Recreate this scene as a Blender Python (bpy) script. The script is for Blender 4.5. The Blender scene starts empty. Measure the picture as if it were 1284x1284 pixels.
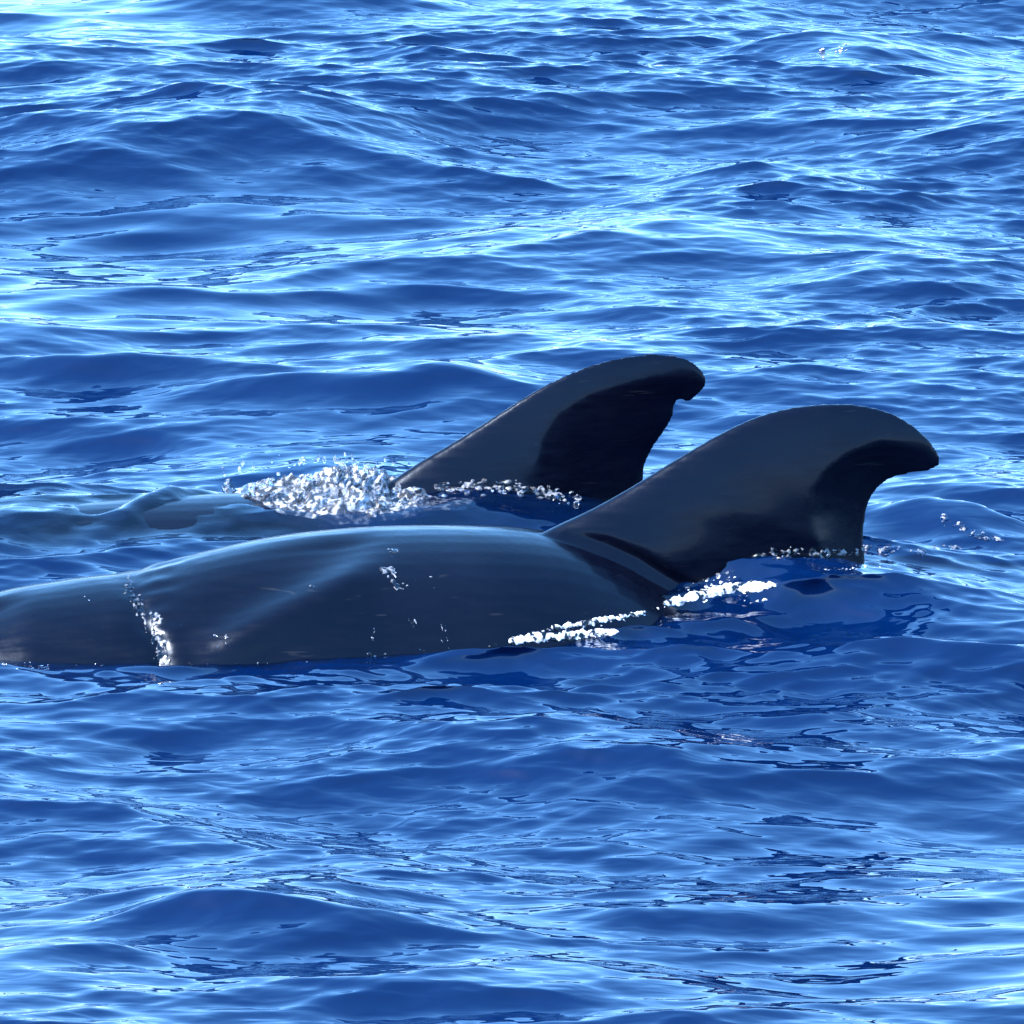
import bpy, bmesh, math, random
import numpy as np
from mathutils import Vector, Matrix
from mathutils.bvhtree import BVHTree

random.seed(4)
scene = bpy.context.scene
col = scene.collection

# ------------------------------------------------------------------ camera
TH, DIST, WID = math.radians(14.5), 21.0, 2.9       # look-down angle, distance, metres across the frame there
cam_loc = np.array([0.0, -DIST*math.cos(TH), DIST*math.sin(TH)])
cam = bpy.data.cameras.new('camera')
cam_o = bpy.data.objects.new('camera', cam)
col.objects.link(cam_o)
cam_o.location = cam_loc
cam_o.rotation_euler = (math.pi/2 - TH, 0, 0)
cam.sensor_width = 36
cam.lens = 36*DIST/WID
cam.clip_start = 0.1
cam.clip_end = 20000
scene.camera = cam_o
scene.render.resolution_x = scene.render.resolution_y = 1024

# ------------------------------------------------------------------ sky, sun, exposure
TO_SUN = Vector((-0.65, -0.27, 0.72)).normalized()
EL = math.asin(TO_SUN.z)
ROT = math.atan2(TO_SUN.x, TO_SUN.y)
w = bpy.data.worlds.new('World'); scene.world = w; w.use_nodes = True
nt = w.node_tree; nt.nodes.clear()
out = nt.nodes.new('ShaderNodeOutputWorld'); bg = nt.nodes.new('ShaderNodeBackground')
sky = nt.nodes.new('ShaderNodeTexSky'); sky.sky_type = 'NISHITA'; sky.sun_disc = False
sky.sun_elevation = EL; sky.sun_rotation = ROT
sky.air_density = 1.0; sky.dust_density = 0.2; sky.ozone_density = 3.0
# the camera's vivid colour rendering, applied evenly to the whole sky: more saturation, softer range
bw = nt.nodes.new('ShaderNodeRGBToBW'); sat = nt.nodes.new('ShaderNodeMix'); sat.data_type = 'RGBA'; sat.clamp_factor = False; sat.inputs[0].default_value = 1.5
gm = nt.nodes.new('ShaderNodeGamma'); gm.inputs[1].default_value = .45
hs = nt.nodes.new('ShaderNodeMix'); hs.data_type = 'RGBA'; hs.blend_type = 'MULTIPLY'; hs.inputs[0].default_value = 1; hs.inputs[7].default_value = (.74, .84, 1.1, 1)
wb = nt.nodes.new('ShaderNodeMix'); wb.data_type = 'RGBA'; wb.blend_type = 'MULTIPLY'; wb.inputs[0].default_value = 1; wb.inputs[7].default_value = (.7, 1.0, 1.4, 1)
nt.links.new(sky.outputs[0], wb.inputs[6])
nt.links.new(wb.outputs[2], bw.inputs[0]); nt.links.new(bw.outputs[0], sat.inputs[6]); nt.links.new(wb.outputs[2], sat.inputs[7])
nt.links.new(sat.outputs[2], gm.inputs[0]); nt.links.new(gm.outputs[0], hs.inputs[6]); nt.links.new(hs.outputs[2], bg.inputs[0])
bg.inputs[1].default_value = 0.15
nt.links.new(bg.outputs[0], out.inputs[0])
sun = bpy.data.lights.new('sun', 'SUN'); sun.energy = 2.0; sun.angle = math.radians(0.5); sun.color = (1, 0.97, 0.93)
sun_o = bpy.data.objects.new('sun', sun); col.objects.link(sun_o)
sun_o.rotation_euler = TO_SUN.to_track_quat('Z', 'Y').to_euler()
sun_o.location = (-20, -5, 22)
scene.view_settings.view_transform = 'Standard'
scene.view_settings.look = 'None'
scene.view_settings.exposure = 3.5
scene.view_settings.gamma = 1.0

# ------------------------------------------------------------------ helpers
FW = np.array([0, math.cos(TH), -math.sin(TH)]); RT = np.array([1.0, 0, 0]); UP = np.array([0, math.sin(TH), math.cos(TH)])
KK = WID/DIST/1284
def ray(px, py):
    d = FW + (px-642)*KK*RT - (py-642)*KK*UP
    return d
def ground(px, py, z=0.0):
    d = ray(px, py); return cam_loc + d*((z-cam_loc[2])/d[2])
def project(P):
    v = np.asarray(P) - cam_loc; z = v@FW
    return np.stack([642 + (v@RT)/z/KK, 642 - (v@UP)/z/KK], -1)
def smooth(a, b, x):
    t = np.clip((x-a)/(b-a), 0, 1); return t*t*(3-2*t)
def link_mesh(name, me, mat=None, parent=None):
    o = bpy.data.objects.new(name, me); col.objects.link(o)
    if mat: me.materials.append(mat)
    if parent: o.parent = parent
    return o
def tag(o, label=None, cat=None, group=None, kind=None):
    if label: o['label'] = label
    if cat: o['category'] = cat
    if group: o['group'] = group
    if kind: o['kind'] = kind
    return o
def new_mat(name):
    m = bpy.data.materials.new(name); m.use_nodes = True
    t = m.node_tree; t.nodes.clear()
    o = t.nodes.new('ShaderNodeOutputMaterial')
    def N(kind, **kw):
        n = t.nodes.new(kind)
        for k, v in kw.items():
            if k.startswith('i_'): n.inputs[k[2:].replace('_', ' ')].default_value = v
            else: setattr(n, k, v)
        return n
    return m, t, o, N

# ------------------------------------------------------------------ materials
def mat_sea():
    m, t, o, N = new_mat('sea_water'); L = t.links.new
    tc = N('ShaderNodeTexCoord')
    mp = N('ShaderNodeMapping'); mp.inputs['Scale'].default_value = (0.5, 1.3, 1)
    L(tc.outputs['Object'], mp.inputs[0])
    n1 = N('ShaderNodeTexNoise'); n1.inputs['Scale'].default_value = 18; n1.inputs['Detail'].default_value = 1; n1.inputs['Distortion'].default_value = .5
    L(mp.outputs[0], n1.inputs['Vector'])
    at2 = N('ShaderNodeAttribute', attribute_name='ripple')
    b1 = N('ShaderNodeBump'); b1.inputs['Distance'].default_value = .010
    L(n1.outputs[0], b1.inputs['Height']); L(at2.outputs['Fac'], b1.inputs['Strength'])
    p = N('ShaderNodeBsdfPrincipled')
    p.inputs['Base Color'].default_value = (0.00003, 0.0040, 0.023, 1)
    p.inputs['Roughness'].default_value = .022; p.inputs['IOR'].default_value = 1.34
    L(b1.outputs[0], p.inputs['Normal'])
    # where a whale lies just under the surface the water lets it show
    g = N('ShaderNodeBsdfGlossy'); g.inputs['Roughness'].default_value = .022; L(b1.outputs[0], g.inputs['Normal'])
    g.inputs['Color'].default_value = (1, 1, 1, 1)
    tr = N('ShaderNodeBsdfTransparent'); tr.inputs[0].default_value = (.80, .88, .95, 1)
    fr = N('ShaderNodeFresnel'); fr.inputs['IOR'].default_value = 1.34; L(b1.outputs[0], fr.inputs['Normal'])
    clear = N('ShaderNodeMixShader'); L(fr.outputs[0], clear.inputs[0]); L(tr.outputs[0], clear.inputs[1]); L(g.outputs[0], clear.inputs[2])
    at = N('ShaderNodeAttribute', attribute_name='clarity')
    mx = N('ShaderNodeMixShader'); L(at.outputs['Fac'], mx.inputs[0]); L(p.outputs[0], mx.inputs[1]); L(clear.outputs[0], mx.inputs[2])
    L(mx.outputs[0], o.inputs[0])
    return m
def mat_deep():
    m, t, o, N = new_mat('deep_water'); L = t.links.new
    p = N('ShaderNodeBsdfDiffuse'); p.inputs[0].default_value = (0.001, 0.02, 0.12, 1)
    L(p.outputs[0], o.inputs[0]); return m
def mat_skin():
    m, t, o, N = new_mat('whale_skin'); L = t.links.new
    tc = N('ShaderNodeTexCoord')
    n1 = N('ShaderNodeTexNoise'); n1.inputs['Scale'].default_value = 3.5; n1.inputs['Detail'].default_value = 5
    L(tc.outputs['Object'], n1.inputs['Vector'])
    cr = N('ShaderNodeValToRGB')
    cr.color_ramp.elements[0].position = .35; cr.color_ramp.elements[0].color = (.0006, .0010, .0036, 1)
    cr.color_ramp.elements[1].position = .75; cr.color_ramp.elements[1].color = (.0016, .0021, .0055, 1)
    L(n1.outputs[0], cr.inputs[0])
    # fine pale scratches
    mp = N('ShaderNodeMapping'); mp.inputs['Scale'].default_value = (2, 9, 14); mp.inputs['Rotation'].default_value = (0, .5, .2); L(tc.outputs['Object'], mp.inputs[0])
    n2 = N('ShaderNodeTexNoise'); n2.inputs['Scale'].default_value = 4; n2.inputs['Detail'].default_value = 6; L(mp.outputs[0], n2.inputs['Vector'])
    r2 = N('ShaderNodeMapRange'); r2.inputs[1].default_value = .3; r2.inputs[2].default_value = .7; r2.inputs[3].default_value = .15; r2.inputs[4].default_value = .42
    L(n2.outputs[0], r2.inputs[0])
    n3 = N('ShaderNodeTexNoise'); n3.inputs['Scale'].default_value = 45; n3.inputs['Detail'].default_value = 4; L(tc.outputs['Object'], n3.inputs['Vector'])
    bp = N('ShaderNodeBump'); bp.inputs['Strength'].default_value = .12; bp.inputs['Distance'].default_value = .006; L(n3.outputs[0], bp.inputs['Height'])
    # thin pale scratches and small scars
    mp4 = N('ShaderNodeMapping'); mp4.inputs['Scale'].default_value = (1.6, 1.6, 16); mp4.inputs['Rotation'].default_value = (.3, .45, 0); L(tc.outputs['Object'], mp4.inputs[0])
    n4 = N('ShaderNodeTexNoise'); n4.inputs['Scale'].default_value = 5; n4.inputs['Detail'].default_value = 2; L(mp4.outputs[0], n4.inputs['Vector'])
    c4 = N('ShaderNodeValToRGB'); e4 = c4.color_ramp.elements
    e4[0].position = .70; e4[0].color = (0, 0, 0, 1); e4[1].position = .76; e4[1].color = (1, 1, 1, 1); L(n4.outputs[0], c4.inputs[0])
    m4 = N('ShaderNodeMix', data_type='RGBA'); L(c4.outputs[0], m4.inputs[0]); L(cr.outputs[0], m4.inputs[6]); m4.inputs[7].default_value = (.007, .007, .009, 1)
    p = N('ShaderNodeBsdfPrincipled'); L(m4.outputs[2], p.inputs['Base Color']); L(r2.outputs[0], p.inputs['Roughness'])
    L(bp.outputs[0], p.inputs['Normal'])
    p.inputs['IOR'].default_value = 1.28; p.inputs['Specular IOR Level'].default_value = .22
    p.inputs['Specular Tint'].default_value = (.62, .76, 1, 1)
    p.inputs['Coat Weight'].default_value = .26; p.inputs['Coat Roughness'].default_value = .12; p.inputs['Coat IOR'].default_value = 1.33
    L(p.outputs[0], o.inputs[0]); return m
def mat_splash(lo=.0, hi=.16, rough=.06):
    m, t, o, N = new_mat('splash_water'); L = t.links.new
    gl = N('ShaderNodeBsdfPrincipled'); gl.inputs['Base Color'].default_value = (.95, .96, 1, 1)
    gl.inputs['Transmission Weight'].default_value = 1; gl.inputs['Roughness'].default_value = rough; gl.inputs['IOR'].default_value = 1.33
    wh = N('ShaderNodeBsdfPrincipled'); wh.inputs['Base Color'].default_value = (.80, .80, .82, 1); wh.inputs['Roughness'].default_value = .25
    tc = N('ShaderNodeTexCoord'); n1 = N('ShaderNodeTexNoise'); n1.inputs['Scale'].default_value = 60; L(tc.outputs['Object'], n1.inputs['Vector'])
    r = N('ShaderNodeMapRange'); r.inputs[1].default_value = .48; r.inputs[2].default_value = .62; r.inputs[3].default_value = lo; r.inputs[4].default_value = hi
    L(n1.outputs[0], r.inputs[0])
    mx = N('ShaderNodeMixShader'); L(r.outputs[0], mx.inputs[0]); L(gl.outputs[0], mx.inputs[1]); L(wh.outputs[0], mx.inputs[2])
    L(mx.outputs[0], o.inputs[0]); return m
def mat_foam():
    m, t, o, N = new_mat('white_foam'); L = t.links.new
    tc = N('ShaderNodeTexCoord'); n1 = N('ShaderNodeTexNoise'); n1.inputs['Scale'].default_value = 120; n1.inputs['Detail'].default_value = 3; L(tc.outputs['Object'], n1.inputs['Vector'])
    bp = N('ShaderNodeBump'); bp.inputs['Strength'].default_value = .5; bp.inputs['Distance'].default_value = .004; L(n1.outputs[0], bp.inputs['Height'])
    p = N('ShaderNodeBsdfPrincipled'); p.inputs['Base Color'].default_value = (.55, .56, .58, 1); p.inputs['Roughness'].default_value = .35
    L(bp.outputs[0], p.inputs['Normal'])
    gl = N('ShaderNodeBsdfPrincipled'); gl.inputs['Transmission Weight'].default_value = 1; gl.inputs['Roughness'].default_value = .05; gl.inputs['IOR'].default_value = 1.33
    n2 = N('ShaderNodeTexNoise'); n2.inputs['Scale'].default_value = 55; n2.inputs['Detail'].default_value = 2; L(tc.outputs['Object'], n2.inputs['Vector'])
    r = N('ShaderNodeMapRange'); r.inputs[1].default_value = .42; r.inputs[2].default_value = .56; L(n2.outputs[0], r.inputs[0])
    mx = N('ShaderNodeMixShader'); L(r.outputs[0], mx.inputs[0]); L(gl.outputs[0], mx.inputs[1]); L(p.outputs[0], mx.inputs[2]); L(mx.outputs[0], o.inputs[0]); return m
M_FROTH = mat_splash(.02, .26, .05); M_FROTH.name = 'froth'
M_SEA, M_DEEP, M_SKIN, M_SPL, M_FOAM = mat_sea(), mat_deep(), mat_skin(), mat_splash(), mat_foam()

# ------------------------------------------------------------------ whales
def blunt(e):
    return max(.02, math.sqrt(max(0, 1-(1-min(e/.5, 1))**2)))
class Whale:
    """Frame: s runs along the body (0 at the rear root of the dorsal fin, + to the head), t to the near side, z up."""
    def __init__(self, anchor_px, yaw):
        self.G = ground(*anchor_px); y = math.radians(yaw)
        self.a = np.array([-math.cos(y), -math.sin(y), 0]); self.n = np.array([math.sin(y), -math.cos(y), 0])
    def to_sz(self, px, py):
        """photo pixel -> (s, z) on the whale's mid plane"""
        d = ray(px, py); k = ((self.G-cam_loc)@self.n)/(d@self.n); P = cam_loc + d*k
        return float((P-self.G)@self.a), float(P[2])
    def s_of_px(self, px):
        return self.to_sz(px, 700)[0]
    def world(self, s, t, z):
        s, t, z = np.broadcast_arrays(np.asarray(s, float), np.asarray(t, float), np.asarray(z, float))
        return self.G + s[..., None]*self.a + t[..., None]*self.n + z[..., None]*np.array([0, 0, 1.0])
    def local(self, P):
        v = P - self.G; return v@self.a, v@self.n
    def prof(self, s):
        I = lambda c: np.interp(s, self.st, self.cols[c])
        return I(0), I(1), I(2), I(3)          # ridge z, half width, half height, sideways bend
    def top_z(self, P):
        s, t = self.local(P); h, b, a, q = self.prof(s)
        k = np.sqrt(np.clip(1-(1-np.clip((self.st[-1]-s)/.5, 0, 1))**2, .0004, 1))
        r = 1-((t-q)/np.maximum(b*k, 1e-3))**2
        zz = h - a + a*k*np.sqrt(np.maximum(r, 0))
        return np.where((r > 0) & (s > self.st[0]) & (s < self.st[-1]), zz, -9)

def spline(xs, ys, x):
    """monotone cubic through the points"""
    xs, ys = np.asarray(xs, float), np.asarray(ys, float); o = np.argsort(xs); xs, ys = xs[o], ys[o]
    d = np.diff(ys)/np.diff(xs); m = np.concatenate([[d[0]], (d[1:]+d[:-1])/2, [d[-1]]])
    for i in range(len(d)):
        if i and d[i]*d[i-1] <= 0: m[i] = 0
    i = np.clip(np.searchsorted(xs, x)-1, 0, len(xs)-2); h = xs[i+1]-xs[i]; u = np.clip((x-xs[i])/h, 0, 1)
    return (2*u**3-3*u*u+1)*ys[i] + (u**3-2*u*u+u)*h*m[i] + (3*u*u-2*u**3)*ys[i+1] + (u**3-u*u)*h*m[i+1]

def resample(pts, n, it=2):
    p = np.array(pts, float)
    for _ in range(it):       # Chaikin rounding, ends kept
        q = [p[0]]
        for i in range(len(p)-1):
            q += [.75*p[i]+.25*p[i+1], .25*p[i]+.75*p[i+1]]
        q.append(p[-1]); p = np.array(q)
    L = np.concatenate([[0], np.cumsum(np.linalg.norm(np.diff(p, axis=0), axis=1))]); u = np.linspace(0, L[-1], n)
    return np.stack([np.interp(u, L, p[:, 0]), np.interp(u, L, p[:, 1])], 1)

def grid_faces(bm, V, close_u=False):
    R, C = len(V), len(V[0])
    for i in range(R-1):
        for j in range(C if close_u else C-1):
            a, b, c, d = V[i][j], V[i][(j+1) % C], V[i+1][(j+1) % C], V[i+1][j]
            f = [a]
            for x in (b, c, d):
                if x not in f: f.append(x)
            if len(f) >= 3:
                try: bm.faces.new(f)
                except ValueError: pass

def whale_mesh(W, lead, trail, tmax, dish, name, deform, keep_raw_trail=False):
    bm = bmesh.new()
    # trunk
    S = np.unique(np.concatenate([np.linspace(W.st[0], W.st[-1]-.5, 90), W.st[-1]-.5*(1-np.sin(np.linspace(0, math.pi/2, 24)))]))
    NA = 56; V = []
    for s in S:
        h, b, a, q = W.prof(s)
        # blunt, round front
        e = W.st[-1]-s
        k = blunt(e)
        cz = h-a; row = []
        for j in range(NA):
            A = 2*math.pi*j/NA; ca, sa = math.cos(A), math.sin(A)
            row.append(bm.verts.new(W.world(s, q+b*k*ca, cz + a*k*sa)))
        V.append(row)
    grid_faces(bm, V, True)
    bm.faces.new(V[0][::-1]); bm.faces.new(V[-1])
    # dorsal fin: chords from the leading to the trailing edge, thick in front and thin behind
    nv, nu = 90, 64
    Lp = resample([W.to_sz(*p) for p in lead], nv)
    Tp = resample([W.to_sz(*p) for p in trail], nv, 1 if keep_raw_trail else 2)
    def line_dist(P, line):
        a_, b_ = line[:-1], line[1:]; e_ = b_-a_; v_ = P-a_
        t_ = np.clip((v_*e_).sum(1)/np.maximum((e_*e_).sum(1), 1e-12), 0, 1)
        return math.sqrt((((v_-e_*t_[:, None]))**2).sum(1).min())
    def rnd(d_, R_):
        return math.sqrt(max(0, 1-(1-min(d_/R_, 1))**2))
    us = .5-.5*np.cos(np.linspace(0, math.pi, nu))
    sides = []
    for sg in (1, -1):
        V = []
        for i in range(nv):
            v = i/(nv-1); row = []
            chord = np.linalg.norm(Lp[i]-Tp[i])
            T0 = np.interp(v, tmax[0], tmax[1])
            for j, u in enumerate(us):
                P = Lp[i]*(1-u)+Tp[i]*u
                dl, dt = line_dist(P, Lp), line_dist(P, Tp)
                sd = dish(P[0], P[1]); fall = max(0, sd)/(max(0, sd)+dt+1e-6)
                Tu = min(T0, .075)+max(0, T0-.075)*(1-u)**3
                T = min(Tu, .33*chord+.002)*rnd(dl, .26)*rnd(dt, .015)*(.86+.14*min(1, u*1.6))*(1-.88*fall**.9)
                if j in (0, nu-1): T = 0
                else: T = max(T, .0045)
                row.append(bm.verts.new(W.world(P[0], sg*T, P[1])))
            V.append(row)
        sides.append(V)
        grid_faces(bm, V if sg > 0 else [r[::-1] for r in V])
    A, B = sides
    for cap in (0, nv-1):
        ring = A[cap]+B[cap][::-1]
        try: bm.faces.new(ring if cap else ring[::-1])
        except ValueError: pass
    # flippers and tail flukes
    def blade(pts, wid, thick):
        R = []
        for P, cw, th in zip(pts, wid, thick):
            row = []
            for j in range(16):
                A = 2*math.pi*j/16
                row.append(bm.verts.new(W.world(P[0]+cw*math.cos(A), P[1], P[2]+th*math.sin(A))))
            R.append(row)
        grid_faces(bm, R, True); bm.faces.new(R[0][::-1]); bm.faces.new(R[-1])
    sh = W.st[-1]-1.0; hh, bb, aa, qq = W.prof(sh)
    for sg in (1, -1):
        blade([(sh, qq+sg*bb*.7, hh-aa*1.5), (sh-.2, qq+sg*(bb+.1), hh-aa*1.75), (sh-.5, qq+sg*(bb+.25), hh-aa*2.1), (sh-.95, qq+sg*(bb+.3), hh-aa*2.5)],
              [.14, .15, .11, .02], [.05, .045, .03, .012])
    st = W.st[0]+.1; hh, bb, aa, qq = W.prof(st)
    for sg in (1, -1):
        blade([(st+.1, qq, hh-aa), (st, qq+sg*.2, hh-aa), (st-.12, qq+sg*.45, hh-aa), (st-.3, qq+sg*.62, hh-aa)], [.22, .20, .12, .02], [.045, .035, .022, .01])
    bmesh.ops.remove_doubles(bm, verts=bm.verts, dist=1e-5)
    bmesh.ops.triangulate(bm, faces=[f for f in bm.faces if len(f.verts) > 4])
    bmesh.ops.recalc_face_normals(bm, faces=bm.faces)
    me = bpy.data.meshes.new(name); bm.to_mesh(me); bm.free()
    o = bpy.data.objects.new(name, me); col.objects.link(o)
    r = o.modifiers.new('r', 'REMESH'); r.mode = 'VOXEL'; r.voxel_size = .007
    sm = o.modifiers.new('s', 'SMOOTH'); sm.factor = .5; sm.iterations = 6
    dg = bpy.context.evaluated_depsgraph_get()
    m2 = bpy.data.meshes.new_from_object(o.evaluated_get(dg))
    o.modifiers.clear(); o.data = m2; bpy.data.meshes.remove(me); m2.name = name
    n = len(m2.vertices); co = np.empty(n*3); m2.vertices.foreach_get('co', co); co = co.reshape(-1, 3)
    no = np.empty(n*3); m2.vertices.foreach_get('normal', no); no = no.reshape(-1, 3)
    d = deform(W, co, no)
    # keep the object's origin at the whale, on the water line under the fin
    co = co + no*d[:, None] - W.G
    m2.vertices.foreach_set('co', co.ravel()); o.location = W.G
    m2.polygons.foreach_set('use_smooth', np.ones(len(m2.polygons), bool)); m2.update()
    m2.materials.append(M_SKIN)
    return o

def fit_ridge(W, tops, half_w, half_h, s_end):
    """ridge heights whose outline meets the photographed top edge"""
    res = []
    A = np.linspace(0, math.pi, 121)
    for px, py in tops:
        s = W.s_of_px(px); b, a = half_w(s), half_h(s); lo, hi = -.6, .6
        for _ in range(30):
            h = (lo+hi)/2; k = blunt(s_end-s); y = project(W.world(s, b*k*np.cos(A), h-a+a*k*np.sin(A)))[:, 1].min()
            if y < py: hi = h
            else: lo = h
        res.append((s, h))
    return res

def vnoise(P, sc, seed):
    r = np.random.RandomState(seed); out_ = np.zeros(len(P))
    for k in range(7):
        d = r.normal(size=3); d /= np.linalg.norm(d); out_ += np.sin(P@d*sc*(.6+.9*r.rand()) + 6.28*r.rand())
    return out_/7

# --- near whale
W1 = Whale((1085, 735), 12)
ws = [-3.3, -2.9, -2.2, -1.2, -.3, .4, 1.0, 1.5, 2.1, 2.5, 2.85]
hw = lambda s: float(spline(ws, [.05, .07, .13, .25, .35, .40, .43, .43, .39, .35, .31], s))
hh_ = lambda s: float(spline(ws, [.06, .10, .18, .32, .42, .46, .48, .48, .43, .38, .34], s))
tops = [(-40, 750), (0, 742), (60, 731), (120, 722), (165, 718), (200, 708), (250, 694), (320, 678), (400, 666), (480, 660), (560, 658), (640, 660), (690, 665), (735, 676), (780, 694), (830, 722)]
R1 = fit_ridge(W1, tops, hw, hh_, 2.74)
R1 += [(2.8, R1[0][1]-.01), (.25, -.10), (-.3, -.17), (-1.2, -.33), (-2.2, -.52), (-3.3, -.75)]
W1.st = np.linspace(-3.3, 2.74, 240)
W1.cols = [spline([r[0] for r in R1], [r[1] for r in R1], W1.st), np.array([hw(s) for s in W1.st]), np.array([hh_(s) for s in W1.st]), -.0*W1.st + .05*np.clip(-W1.st, 0, 9)**2]
lead1 = [(600, 730), (660, 680), (690, 663), (740, 640), (780, 618), (820, 593), (860, 568), (900, 545), (940, 526), (980, 513), (1020, 507), (1060, 506), (1095, 510), (1128, 521), (1153, 538), (1170, 556), (1179, 572), (1178, 584)]
trail1 = [(1085, 790), (1086, 720), (1083, 690), (1083, 662), (1086, 640), (1093, 622), (1106, 606), (1124, 597), (1145, 594), (1166, 591), (1178, 584)]
patch1 = np.array([W1.to_sz(*p) for p in [(1200, 560), (1150, 553), (1100, 548), (1060, 562), (1028, 585), (1012, 610), (1010, 640), (1018, 670), (1030, 730), (1060, 800), (1230, 800)]])
def poly_sd(poly):
    def sd(s, z):
        p = np.array([s, z]); a = poly; b = np.roll(poly, -1, 0); e = b-a; v = p-a
        t = np.clip((v*e).sum(1)/(e*e).sum(1), 0, 1); d = np.sqrt((((v-e*t[:, None]))**2).sum(1).min())
        c = ((a[:, 1] > z) != (b[:, 1] > z)) & (s < (b[:, 0]-a[:, 0])*(z-a[:, 1])/(b[:, 1]-a[:, 1]+1e-12)+a[:, 0])
        return d if c.sum() % 2 else -d
    return sd
sd1 = poly_sd(patch1)
dish1 = sd1
px_s = W1.s_of_px
def deform1(W, co, no):
    s, t = W.local(co); z = co[:, 2]; d = np.zeros(len(co))
    near = smooth(0, .08, t)
    s, z = s-.213*t, z-.2586*t          # where the near flank lies against the traced mid plane
    # neck crease with a soft fold behind it
    wob = .010*np.sin(z*22)+.006*np.sin(z*51+1)
    sc = np.interp(-z, [-.2, -W.to_sz(170, 722)[1], -W.to_sz(205, 830)[1], .6], [px_s(170), px_s(170), px_s(205), px_s(215)])+wob
    d += (.35+.65*smooth(.0, -.08, z-W.to_sz(180, 722)[1]))*(-.008*np.exp(-((s-sc)/.022)**2) + .004*np.exp(-((s-sc-.06)/.04)**2) + .005*np.exp(-((s-sc+.06)/.04)**2))
    d += .0045*vnoise(co, 75, 23)*np.exp(-((s-sc+.05)/.09)**2)
    d += -.035*smooth(px_s(50), px_s(-60), s)*near          # the melon rounds off towards its tip
    # slanting muscle fold on the near flank
    ax, az = W.to_sz(475, 715); bx, bz = W.to_sz(305, 800)
    e = np.array([bx-ax, bz-az]); L = np.linalg.norm(e); e /= L
    v = np.stack([s-ax, (z+.10)-(az+.10)], 1); al = v@e; ac = v[:, 0]*(-e[1])+v[:, 1]*e[0]
    d += near*.026*np.exp(-((ac+.00)/.055)**2)*smooth(-.10, .1, al)*(1-smooth(L-.02, L+.15, al))
    d += -near*.016*np.exp(-((ac-.11)/.07)**2)*smooth(-.10, .1, al)*(1-smooth(L-.02, L+.15, al))
    # groove between the flank and the root of the fin
    g = np.array([W.to_sz(*p) for p in [(715, 668), (760, 682), (800, 700), (835, 722), (870, 742)]])
    dist = np.full(len(co), 9.0)
    for i in range(len(g)-1):
        e = g[i+1]-g[i]; v = np.stack([s, z], 1)-g[i]; u = np.clip(v@e/(e@e), 0, 1); dist = np.minimum(dist, np.linalg.norm(v-u[:, None]*e, axis=1))
    d += -near*.014*np.exp(-(dist/.018)**2)
    d += .0022*vnoise(co, 14, 3) + .0010*vnoise(co, 40, 5)
    return d
GROUP = 'whales surfacing side by side'
whale1 = whale_mesh(W1, lead1, trail1, ([0, .12, .3, .6, .85, 1], [.17, .12, .08, .06, .042, .018]), dish1, 'pilot_whale', deform1)
tag(whale1, 'dark whale with its long wet back exposed and a smooth hooked dorsal fin', 'whale', GROUP)

# --- far whale
W2 = Whale((800, 640), 6)
hw2 = lambda s: float(spline(ws, [.05, .07, .13, .24, .33, .37, .39, .39, .37, .34, .30], s+.25))
hh2 = lambda s: float(spline(ws, [.06, .10, .18, .32, .40, .43, .45, .45, .42, .37, .33], s+.25))
W2.st = np.linspace(-3.5, 2.4, 240)
R2 = [(-3.5, -.8), (-2.2, -.5), (-1.2, -.3), (-.3, -.07), (.0, .0), (.13, .03), (.35, .055), (.6, .07), (.85, .07), (1.1, .07), (1.5, .06), (1.9, .03), (2.4, -.08)]
W2.cols = [spline([r[0] for r in R2], [r[1] for r in R2], W2.st), np.array([hw2(s) for s in W2.st]), np.array([hh2(s) for s in W2.st]), -.06*np.clip(-W2.st, 0, 9)**2]
lead2 = [(400, 680), (470, 618), (522, 582), (560, 560), (600, 535), (640, 509), (680, 484), (720, 465), (760, 451), (800, 444), (832, 443), (858, 447), (877, 458), (886, 471), (886, 480)]
trail2 = [(803, 720), (804, 640), (806, 605), (808, 585), (815, 568), (826, 551), (838, 534), (846, 519), (847, 504), (855, 500), (860, 506), (867, 503), (878, 494), (884, 486), (886, 480)]
patch2 = np.array([W2.to_sz(*p) for p in [(900, 480), (860, 470), (800, 478), (740, 490), (695, 515), (675, 550), (675, 590), (690, 640), (720, 720), (900, 720)]])
sd2 = poly_sd(patch2)
dish2 = sd2
def deform2(W, co, no):
    return .0022*vnoise(co, 14, 13) + .0010*vnoise(co, 40, 15)
whale2 = whale_mesh(W2, lead2, trail2, ([0, .12, .3, .6, .85, 1], [.15, .11, .07, .042, .028, .016]), dish2, 'pilot_whale', deform2, True)
tag(whale2, 'mostly submerged whale whose dorsal fin has a notched tip, behind churned white splash', 'whale', GROUP)

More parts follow.
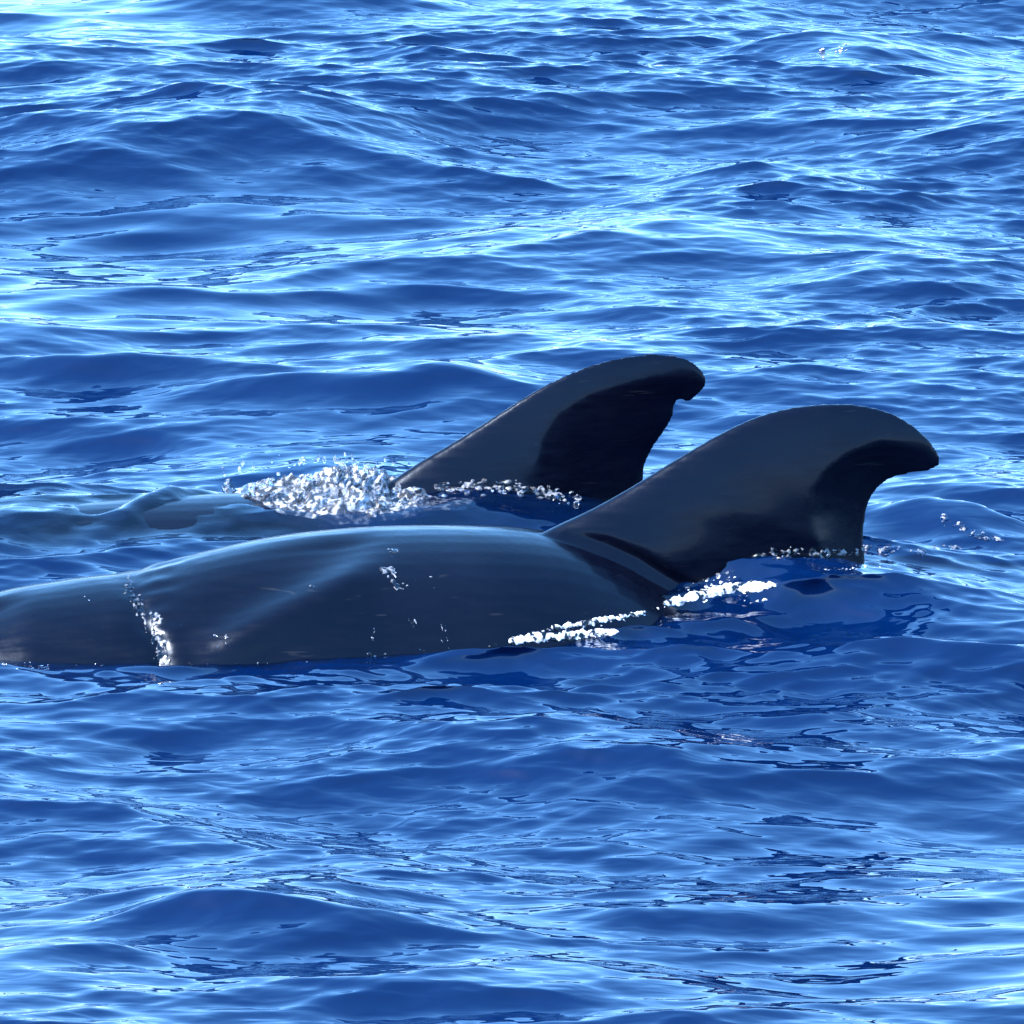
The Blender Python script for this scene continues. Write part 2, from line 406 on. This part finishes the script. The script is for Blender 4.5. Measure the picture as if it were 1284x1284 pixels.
# ------------------------------------------------------------------ sea
def wave_band(seed, N, L, lmin, lmax, slope, spread, mean_dir, tilt=0.0):
    """periodic random wave field: heights and sideways crest displacement"""
    r = np.random.RandomState(seed)
    k1 = np.fft.fftfreq(N, L/N)*2*np.pi; KX, KY = np.meshgrid(k1, k1); K = np.hypot(KX, KY); K[0, 0] = 1
    ang = np.arctan2(KY, KX)-mean_dir
    lam = 2*np.pi/K
    band = smooth(lmin*.8, lmin*1.25, lam)*(1-smooth(lmax*.8, lmax*1.25, lam))
    D = np.abs(np.cos(ang))**spread + .02
    S = K**(-4.0+tilt)*D*band; S[0, 0] = 0
    H = np.fft.fft2(r.normal(size=(N, N)))*np.sqrt(S)
    sx = np.fft.ifft2(1j*KX*H).real; sy = np.fft.ifft2(1j*KY*H).real
    H *= slope/math.sqrt((sx**2+sy**2).mean())
    return (np.fft.ifft2(H).real, np.fft.ifft2(1j*KX/K*H).real, np.fft.ifft2(1j*KY/K*H).real, L)
def sample(F, L, x, y):
    N = F.shape[0]; fx = x/L*N; fy = y/L*N; ix = np.floor(fx).astype(int); iy = np.floor(fy).astype(int); u = fx-ix; v = fy-iy
    a, b = ix % N, (ix+1) % N; c, d = iy % N, (iy+1) % N
    return (F[c, a]*(1-u)+F[c, b]*u)*(1-v)+(F[d, a]*(1-u)+F[d, b]*u)*v
HP = math.pi/2
bands = [ # band, chop, wavelength, role
    (wave_band(11, 512, 27.0, 1.5, 5.0, .075, 3, HP+.15), 1.0, 1.6, 'big'),
    (wave_band(12, 512, 17.0, .55, 1.5, .11, 5, HP-.10), 1.0, .55, 'mid'),
    (wave_band(13, 1024, 11.0, .16, .55, .135, 7, HP+.05), 1.25, .16, 'small'),
    (wave_band(14, 1024, 6.7, .045, .16, .115, 6, HP), 1.0, .045, 'tiny'),
]
gust = wave_band(21, 256, 27.0, 1.2, 6.0, 1.0, 0, 0)[0]; gust = gust/gust.std()

def axis_fn(dx0, lo, hi, grow, far):
    c = list(np.arange(lo, hi+1e-6, dx0)); st = dx0
    a = [c[-1]]
    while a[-1] < far: st *= grow; a.append(a[-1]+st)
    st = dx0; b = [c[0]]
    while b[-1] > -far: st *= grow; b.append(b[-1]-st)
    return np.array(b[:0:-1]+c+a[1:])
xs = axis_fn(.0105, -2.9, 2.9, 1.17, 4000); ys = axis_fn(.014, -5.6, 9.6, 1.17, 4000)
X, Y = np.meshgrid(xs, ys)
DX = np.maximum(np.gradient(xs)[None, :], np.gradient(ys)[:, None])+0*X

def heap(px, py, amp, sx, sy, ang=0):
    g = ground(px, py); c, s = math.cos(ang), math.sin(ang); u = (X-g[0])*c+(Y-g[1])*s; v = -(X-g[0])*s+(Y-g[1])*c
    return amp*np.exp(-(u/sx)**2-(v/sy)**2)
P3 = np.stack([X, Y, 0*X], -1)
def near_axis(W, s0, s1, r0, r1):
    s, t = W.local(P3); d = np.hypot(t, np.maximum(0, np.maximum(s0-s, s-s1))); return 1-smooth(r0, r1, d)
calm = np.maximum(near_axis(W1, -.2, 3.0, .35, 1.1), near_axis(W2, .0, 2.2, .35, .9))
wake = heap(960, 735, 1, .75, .55, .2)+1.1*heap(300, 842, 1, 1.4, .30)+.5*heap(480, 660, 1, .7, .35)
Zs = 0; Z = np.zeros_like(X); OX = np.zeros_like(X); OY = np.zeros_like(X)
gs = np.clip(1+.45*sample(gust, 27.0, X+3, Y+8), .25, 2.0)
for (h, cx, cy, L), chop, lam, role in bands:
    fade = 1-smooth(lam*.25, lam*.6, DX)
    amp = {'big': 1-.85*calm, 'mid': 1-.25*calm, 'small': (.6+.4*gs)*(1+.9*wake), 'tiny': np.maximum(gs, .9*np.minimum(wake, 1))*(1+1.0*wake)}[role]*fade
    ox = {'big': 0, 'mid': 4, 'small': 2, 'tiny': 1}[role]
    hz = amp*sample(h, L, X+ox, Y); Z += hz
    OY -= {'big': .3, 'mid': .9, 'small': .8, 'tiny': .3}[role]*hz          # crests lean towards the viewer's side, downwind
    if role in ('small', 'tiny'): Zs = Zs+hz
    OX -= chop*amp*sample(cx, L, X+ox, Y)*-1; OY -= chop*amp*sample(cy, L, X+ox, Y)*-1
# a film of water runs over the far whale's back
P3 = np.stack([X, Y, 0*X], -1)
s2_, t2_ = W2.local(P3)
film = W2.top_z(P3)+.020-.028*smooth(.75, 1.0, s2_)*(1-smooth(1.5, 1.8, s2_))+.8*Zs; on = smooth(-.35, -.1, s2_)*(1-smooth(2.1, 2.4, s2_))
kk = .014; q = np.clip((film-Z)/kk, -40, 40); soft = Z+kk*np.log1p(np.exp(q)); Z = np.where(film > -5, Z+(soft-Z)*on, Z)
# water heaped up around the whales
Z += heap(1030, 735, .085, .42, .30, .2) + heap(1185, 660, .09, .22, .09, -.25)
Z += heap(195, 655, .035, .26, .045, .85) + heap(20, 632, .04, .35, .20) + heap(660, 640, .02, .4, .25)
Z += heap(100, 842, -.01, .6, .2)
# the larger waves seen in the photograph
for h_ in [(300, 195, .15, .80, .50, .08), (420, -8, .11, .40, .30, -.1), (1090, 66, .11, .42, .32, -.12), (1150, 345, .07, .50, .24, .1), (820, 290, .05, .5, .25, 0),
           (760, 928, .085, .75, .34, .0), (330, 1150, .085, .36, .26, -.12), (130, 472, .06, .5, .10, -.12), (360, 500, .05, .4, .09, -.1), (1190, 832, .05, .42, .10, -.1),
           (930, 1130, .05, .5, .18, .1), (560, 490, .045, .22, .14, .1), (40, 1235, .06, .3, .25, .0), (650, 1240, .05, .5, .2, .1), (60, 185, .05, .25, .12, -.2)]:
    Z += heap(*h_)
XX, YY = X+OX, Y+OY
# how clearly a whale just below the surface shows
P3 = np.stack([XX, YY, Z], -1)
zw = np.maximum(W1.top_z(P3), W2.top_z(P3)); depth = Z-zw
clar = np.where(depth > -.05, .92*np.exp(-np.maximum(depth, 0)/.07), 0); clar[depth > 1] = 0
ny, nx = X.shape
co = np.stack([XX, YY, Z], -1).reshape(-1, 3)
idx = np.arange(nx*ny).reshape(ny, nx)
quads = np.stack([idx[:-1, :-1], idx[:-1, 1:], idx[1:, 1:], idx[1:, :-1]], -1).reshape(-1, 4)
me = bpy.data.meshes.new('sea')
me.vertices.add(len(co)); me.vertices.foreach_set('co', co.ravel())
me.loops.add(quads.size); me.loops.foreach_set('vertex_index', quads.ravel().astype(np.int32))
me.polygons.add(len(quads)); me.polygons.foreach_set('loop_start', np.arange(0, quads.size, 4, dtype=np.int32))
me.polygons.foreach_set('use_smooth', np.ones(len(quads), bool))
me.update(calc_edges=True)
for nm, arr in (('clarity', clar), ('ripple', np.clip(.36*gs, .12, .7)*(1-.4*calm))):
    at = me.attributes.new(nm, 'FLOAT', 'POINT'); at.data.foreach_set('value', arr.ravel().astype(np.float32))
sea = link_mesh('sea', me, M_SEA); tag(sea, kind='structure')
dm = bpy.data.meshes.new('deep_water'); dm.from_pydata([(-3000, -3000, -3), (3000, -3000, -3), (3000, 3000, -3), (-3000, 3000, -3)], [], [(0, 1, 2, 3)])
tag(link_mesh('deep_water', dm, M_DEEP), kind='structure')

# ------------------------------------------------------------------ splash, foam, drops
def bvh_of(o, sub=None):
    m = o.data; n = len(m.vertices); c = np.empty(n*3, np.float32); m.vertices.foreach_get('co', c); c = c.reshape(-1, 3)+np.array(o.location, np.float32)
    f = np.empty(len(m.loops), np.int32); m.loops.foreach_get('vertex_index', f)
    tot = np.empty(len(m.polygons), np.int32); m.polygons.foreach_get('loop_total', tot)
    if (tot == 4).all(): f = f.reshape(-1, 4)
    else:
        st = np.concatenate([[0], np.cumsum(tot)[:-1]]); f = [list(f[a:a+b]) for a, b in zip(st, tot)]
        return BVHTree.FromPolygons(c.tolist(), f)
    if sub is not None: f = f[sub(c[f[:, 0]])]
    used, inv = np.unique(f, return_inverse=True)
    return BVHTree.FromPolygons(c[used].tolist(), inv.reshape(-1, 4).tolist())
B1 = bvh_of(whale1, lambda p: p[:, 2] > -.25); B2 = bvh_of(whale2, lambda p: p[:, 2] > -.25)
ga, gb = ground(0, 900), ground(1284, -10)
BS = bvh_of(sea, lambda p: (np.abs(p[:, 0]) < 2.2) & (p[:, 1] > ga[1]) & (p[:, 1] < gb[1]))
def hit(px, py, which=(B1, B2, BS)):
    d = Vector(ray(px, py)).normalized(); o = Vector(cam_loc); best = None
    for b in which:
        r = b.ray_cast(o, d)
        if r[0] is not None and (best is None or r[3] < best[2]): best = (r[0], r[1], r[3])
    return best
ico = {}
for k in (1, 2):
    b = bmesh.new(); bmesh.ops.create_icosphere(b, subdivisions=k, radius=1)
    ico[k] = (np.array([v.co[:] for v in b.verts]), np.array([[v.index for v in f.verts] for f in b.faces])); b.free()
class Blobs:
    def __init__(self, seed): self.v, self.f, self.n, self.r = [], [], 0, np.random.RandomState(seed)
    def add(self, c, rad, scale=(1, 1, 1), lump=.35, k=1, up=None):
        v, f = ico[k]; r = self.r
        ph = r.rand(3, 3)*6.28; fr = r.normal(size=(3, 3))*2.2
        d = 1+lump*sum(np.sin(v@fr[i]+ph[i, 0]) for i in range(3))/2
        p = v*d[:, None]*rad*np.array(scale)
        if up is not None:
            q = Vector((0, 0, 1)).rotation_difference(Vector(up)).to_matrix(); p = p@np.array(q).T
        else:
            q = Matrix.Rotation(r.rand()*6.28, 3, 'Z'); p = p@np.array(q).T
        self.v.append(p+np.array(c)); self.f.append(f+self.n); self.n += len(v)
    def fused(self, name, mat, voxel, crinkle=.0, freq=90, its=4):
        o = self.build(name, mat); me0 = o.data
        rm = o.modifiers.new('r', 'REMESH'); rm.mode = 'VOXEL'; rm.voxel_size = voxel
        s_ = o.modifiers.new('s', 'SMOOTH'); s_.factor = .5; s_.iterations = its
        m2 = bpy.data.meshes.new_from_object(o.evaluated_get(bpy.context.evaluated_depsgraph_get()))
        o.modifiers.clear(); o.data = m2; bpy.data.meshes.remove(me0); m2.name = name
        n = len(m2.vertices); c = np.empty(n*3); m2.vertices.foreach_get('co', c); c = c.reshape(-1, 3)
        no = np.empty(n*3); m2.vertices.foreach_get('normal', no); no = no.reshape(-1, 3)
        if crinkle:
            d = crinkle*(1-2.6*np.abs(vnoise(c, freq, 7))-1.6*np.abs(vnoise(c, freq*2.1, 9)))
            c = c+no*d[:, None]; m2.vertices.foreach_set('co', c.ravel())
        m2.polygons.foreach_set('use_smooth', np.ones(len(m2.polygons), bool)); m2.update()
        if not m2.materials: m2.materials.append(mat)
        return o
    def build(self, name, mat):
        me = bpy.data.meshes.new(name); v = np.concatenate(self.v); f = np.concatenate(self.f)
        org = v.mean(0); me.from_pydata((v-org).tolist(), [], f.tolist())
        me.polygons.foreach_set('use_smooth', np.ones(len(me.polygons), bool)); me.update()
        o = link_mesh(name, me, mat); o.location = org; return o

# churned splash in front of the far fin
sp = Blobs(1)
env_x = [265, 300, 340, 380, 420, 460, 500, 540, 560, 600, 640, 680, 720]
env_top = [606, 594, 588, 584, 582, 584, 585, 592, 603, 604, 604, 612, 622]
env_bot = [612, 620, 630, 636, 640, 640, 637, 630, 626, 620, 618, 622, 628]
r = np.random.RandomState(5)
def ridged(seed, lmin, lmax):
    f = wave_band(seed, 512, 1.6, lmin, lmax, 1, 0, 0)[0]; f = np.abs(f)/f.std(); return 1-np.clip(f, 0, 1.6)/1.6
def smoothf(seed, lmin, lmax):
    f = wave_band(seed, 512, 1.6, lmin, lmax, 1, 0, 0)[0]; return f/f.std()
F1, F2, F3, F4 = ridged(51, .05, .14), ridged(52, .018, .05), smoothf(53, .04, .15), smoothf(54, .04, .15)
pxs = np.arange(262, 596, 1.5); nb = 90; gv = []
for px in pxs:
    bt, tp = np.interp(px, env_x, env_bot), np.interp(px, env_x, env_top)
    b = hit(px, bt+2, (B2, BS)); base = np.array(b[0]); Hh = max(.008, (bt-tp-13)*.0019)
    for j in range(nb):
        q = j/(nb-1); x, y = base[0], base[1]-.03+.36*q
        dn = [h for h in (B2.ray_cast(Vector((x, y, .6)), Vector((0, 0, -1))), BS.ray_cast(Vector((x, y, .6)), Vector((0, 0, -1)))) if h[0] is not None]
        zb = max([h[0].z for h in dn]+[-.05])
        gv.append((x, y, min(zb, base[2]+np.interp(px, [420, 500], [.05, .0])), Hh, q, px))
gv = np.array(gv); gx, gy = gv[:, 0], gv[:, 1]
edge = smooth(262, 300, gv[:, 5])*(1-smooth(455, 590, gv[:, 5]))
dome = np.sin(np.pi*gv[:, 4])**.8*edge
A1, A2 = sample(F1, 1.6, gx, gy), sample(F2, 1.6, gx, gy); S3, S4 = sample(F3, 1.6, gx, gy), sample(F4, 1.6, gx, gy)
gz = gv[:, 2]-.012+dome*(gv[:, 3]*(.25+.55*A1+.10*S3)+.020*A1*A2+.006*A2)
P = np.stack([gx+.014*S3*dome+.006*(A2-.5), gy-.020*S4*dome-.02*A1*dome, gz], 1)
nc = nb; ii = np.arange(len(pxs)*nb).reshape(len(pxs), nb)
qf = np.stack([ii[:-1, :-1], ii[1:, :-1], ii[1:, 1:], ii[:-1, 1:]], -1).reshape(-1, 4)
me = bpy.data.meshes.new('splash'); org = P.mean(0); me.from_pydata((P-org).tolist(), [], qf.tolist())
me.polygons.foreach_set('use_smooth', np.ones(len(me.polygons), bool)); me.update()
ch = link_mesh('splash', me, M_FROTH); ch.location = org
tag(ch, 'churned glassy white froth heaped in front of the notched dorsal fin', 'splash', kind='stuff')
for i in range(260):
    px = 275+280*r.rand(); j = int((px-262)/1.5)*nb+int(nb*(.1+.75*r.rand()))
    sp.add(P[j]+np.array([0, 0, .002+.010*r.rand()**3]), .0015+.009*r.rand()**3.5, (1.2, 1, .9+.6*r.rand()), .25)
for i in range(330):
    u = r.rand(); px = 545+180*u; py = np.interp(px, [545, 600, 640, 690, 725], [612, 610, 610, 620, 628])+r.normal()*4
    b = hit(px, py, (B2, BS))
    if b is not None and math.sin(px*.13)+1.1 > r.rand(): sp.add(np.array(b[0])+np.array(b[1])*.003, .003+.008*r.rand()**2, (1.4, 1, .6), .3)
for i in range(60):
    px = 400+r.normal()*25 if i < 25 else 290+250*r.rand(); py = np.interp(px, env_x, env_top)-abs(r.normal())*7
    b = hit(px, 625, (B2, BS)); P = cam_loc + ray(px, py)*((b[0].y+.25-cam_loc[1])/ray(px, py)[1])
    sp.add(P, .002+.004*r.rand(), (1, 1, 1+r.rand()), .3)
tag(sp.fused('splash', M_SPL, .0022, .002, 120, 3), 'loose glassy drops thrown along the base of the notched dorsal fin', 'splash', kind='stuff')

def scatter(B, regions, run=0):
    for (poly, n, r0, r1, flat, which) in regions:
        p = np.array(poly, float); lo, hi = p.min(0), p.max(0); c = 0; tries = 0
        while c < n and tries < n*30:
            tries += 1
            x, y = lo+(hi-lo)*B.r.rand(2)
            a, bb = p, np.roll(p, -1, 0)
            if (((a[:, 1] > y) != (bb[:, 1] > y)) & (x < (bb[:, 0]-a[:, 0])*(y-a[:, 1])/(bb[:, 1]-a[:, 1]+1e-9)+a[:, 0])).sum() % 2 == 0: continue
            h = hit(x, y, which)
            if h is None: continue
            c += 1; rad = r0+(r1-r0)*B.r.rand()**2
            nrm = h[1] if h[1].z > 0 or True else Vector((0, 0, 1))
            if run:
                for q in range(4):
                    hq = hit(x+(q-1.5)*B.r.normal()*.5, y+(q-1.5)*rad*run/.00226, which)
                    if hq: B.add(np.array(hq[0])+np.array(hq[1])*rad*flat*.2, rad*(.6+.5*B.r.rand()), (1, 1, flat), .25, 1, hq[1])
            else: B.add(np.array(h[0])+np.array(nrm)*rad*flat*.3, rad*(.5 if B.r.rand() < .3 else 1), (1.3, 1.3, flat), .45, 1, nrm)
ALL = (B1, B2, BS); SEAB = (BS, B1)
def streak(B, path, n, wid, r0, r1, flat, which=ALL):
    """foam thinning out from a line"""
    p = np.array(path, float); L = np.concatenate([[0], np.cumsum(np.linalg.norm(np.diff(p, axis=0), axis=1))])
    for i in range(n):
        u = L[-1]*B.r.rand(); x = np.interp(u, L, p[:, 0]); y = np.interp(u, L, p[:, 1]); e = min(u, L[-1]-u)/L[-1]
        if math.sin(x*.16+y*.3)+math.sin(x*.37+1.3)+1.1 < B.r.rand()*1.3: continue
        ww = wid*min(1, e*5+.15)
        off = B.r.normal()*ww*.5
        h = hit(x+B.r.normal()*3, y+off, which)
        if h is None: continue
        rad = (r0+(r1-r0)*B.r.rand()**2)*(1 if abs(off) < wid*.5 else .5)
        B.add(np.array(h[0])+np.array(h[1])*rad*flat*.2, rad, (1.5, 1.1, flat), .4, 1, h[1])
fm = Blobs(2)
streak(fm, [(636, 806), (670, 798), (720, 797), (772, 792)], 900, 6.5, .003, .009, .45)
streak(fm, [(700, 787), (750, 779), (806, 769)], 420, 4, .0025, .007, .45)
streak(fm, [(640, 800), (700, 787), (760, 774), (845, 760)], 90, 3, .0015, .004, .6)
tag(fm.fused('foam', M_FOAM, .0019, .0004, 160, 6), 'white foam along the waterline under the exposed whale flank', 'foam', kind='stuff')
fm = Blobs(3)
streak(fm, [(836, 757), (870, 748), (905, 739), (968, 734)], 1300, 7.5, .003, .009, .45)
streak(fm, [(1035, 715), (1090, 710), (1150, 708)], 220, 4, .002, .005, .25)
streak(fm, [(925, 758), (960, 752)], 30, 3, .002, .005, .4)
streak(fm, [(880, 735), (900, 724), (930, 726)], 40, 5, .0015, .004, .6)
tag(fm.fused('foam', M_FOAM, .0019, .0004, 160, 6), 'white foam patches on dark water beneath the smooth hooked fin', 'foam', kind='stuff')
dr = Blobs(4)
streak(dr, [(0, 834), (120, 834), (250, 833), (370, 831), (450, 822), (560, 813), (640, 806)], 130, 3, .001, .0035, .6)
streak(dr, [(850, 742), (900, 722), (950, 704), (1000, 696)], 120, 5, .0015, .005, .6)
streak(dr, [(948, 698), (975, 690), (1030, 694), (1085, 690), (1140, 690), (1205, 686)], 330, 9, .002, .0065, .9)
streak(dr, [(840, 758), (870, 742), (900, 732)], 60, 6, .002, .005, .8)
streak(dr, [(690, 790), (750, 780), (810, 768)], 60, 6, .0015, .004, .8)
streak(dr, [(1180, 646), (1195, 655), (1215, 668), (1255, 678)], 130, 7, .002, .006, .9)
tag(dr.fused('splash', M_SPL, .0022, .001, 150), 'glinting broken water where the smooth hooked fin leaves the sea', 'splash', kind='stuff')
gl = Blobs(8)  # white foam-coloured blobs stand in for sun glints on the far crest
scatter(gl, [([(1018, 56), (1030, 58), (1042, 70), (1032, 76), (1022, 66)], 12, .004, .008, .7, (BS,)), ([(1044, 60), (1050, 56), (1064, 54), (1064, 66), (1048, 68)], 12, .004, .008, .7, (BS,))])
tag(gl.fused('splash', M_FOAM, .003), 'tiny white blobs standing in for sun glints on a distant blue wave', 'splash', kind='stuff')
ru = Blobs(6)
streak(ru, [(158, 726), (170, 750), (186, 772), (199, 800), (206, 830)], 130, 9, .002, .006, .5, (B1,))
scatter(ru, [([(152, 726), (163, 724), (172, 745), (190, 775), (205, 795), (213, 832), (192, 832), (188, 800), (168, 765)], 70, .002, .007, .5, (B1,)),
             ([(190, 770), (200, 768), (212, 832), (195, 832)], 32, .003, .007, .5, (B1,)),
             ([(195, 765), (235, 765), (232, 790), (205, 785)], 8, .002, .003, .5, (B1,)),
             ([(546, 785), (560, 776), (564, 800), (554, 810)], 7, .002, .005, .6, (B1,)),
             ([(462, 785), (470, 785), (472, 802), (464, 802)], 4, .002, .004, .6, (B1,)),
             ([(510, 772), (522, 780), (526, 798), (518, 798)], 6, .002, .004, .6, (B1,))], run=1.1)
scatter(ru, [([(102, 748), (110, 748), (116, 760), (108, 760)], 4, .002, .004, .5, (B1,)),
             ([(485, 688), (500, 688), (500, 698), (485, 698)], 9, .004, .009, .4, (B1,)),
             ([(480, 713), (490, 713), (512, 734), (505, 740), (488, 732)], 22, .004, .011, .4, (B1,)),
             ([(515, 725), (545, 720), (545, 738), (520, 738)], 6, .002, .005, .4, (B1,)),
             ([(384, 733), (396, 733), (400, 744), (388, 744)], 5, .004, .007, .4, (B1,)),
             ([(268, 796), (288, 796), (288, 815), (270, 812)], 12, .003, .007, .5, (B1,)),
             ([(0, 828), (60, 832), (60, 840), (0, 840)], 20, .002, .005, .6, ALL),
             ([(455, 818), (485, 818), (485, 826), (455, 826)], 10, .002, .004, .6, ALL)])
tag(ru.fused('water_drops', M_SPL, .002, 0, 90, 7), 'glinting drops and runs of water on the dark back of the exposed whale', 'water', kind='stuff')
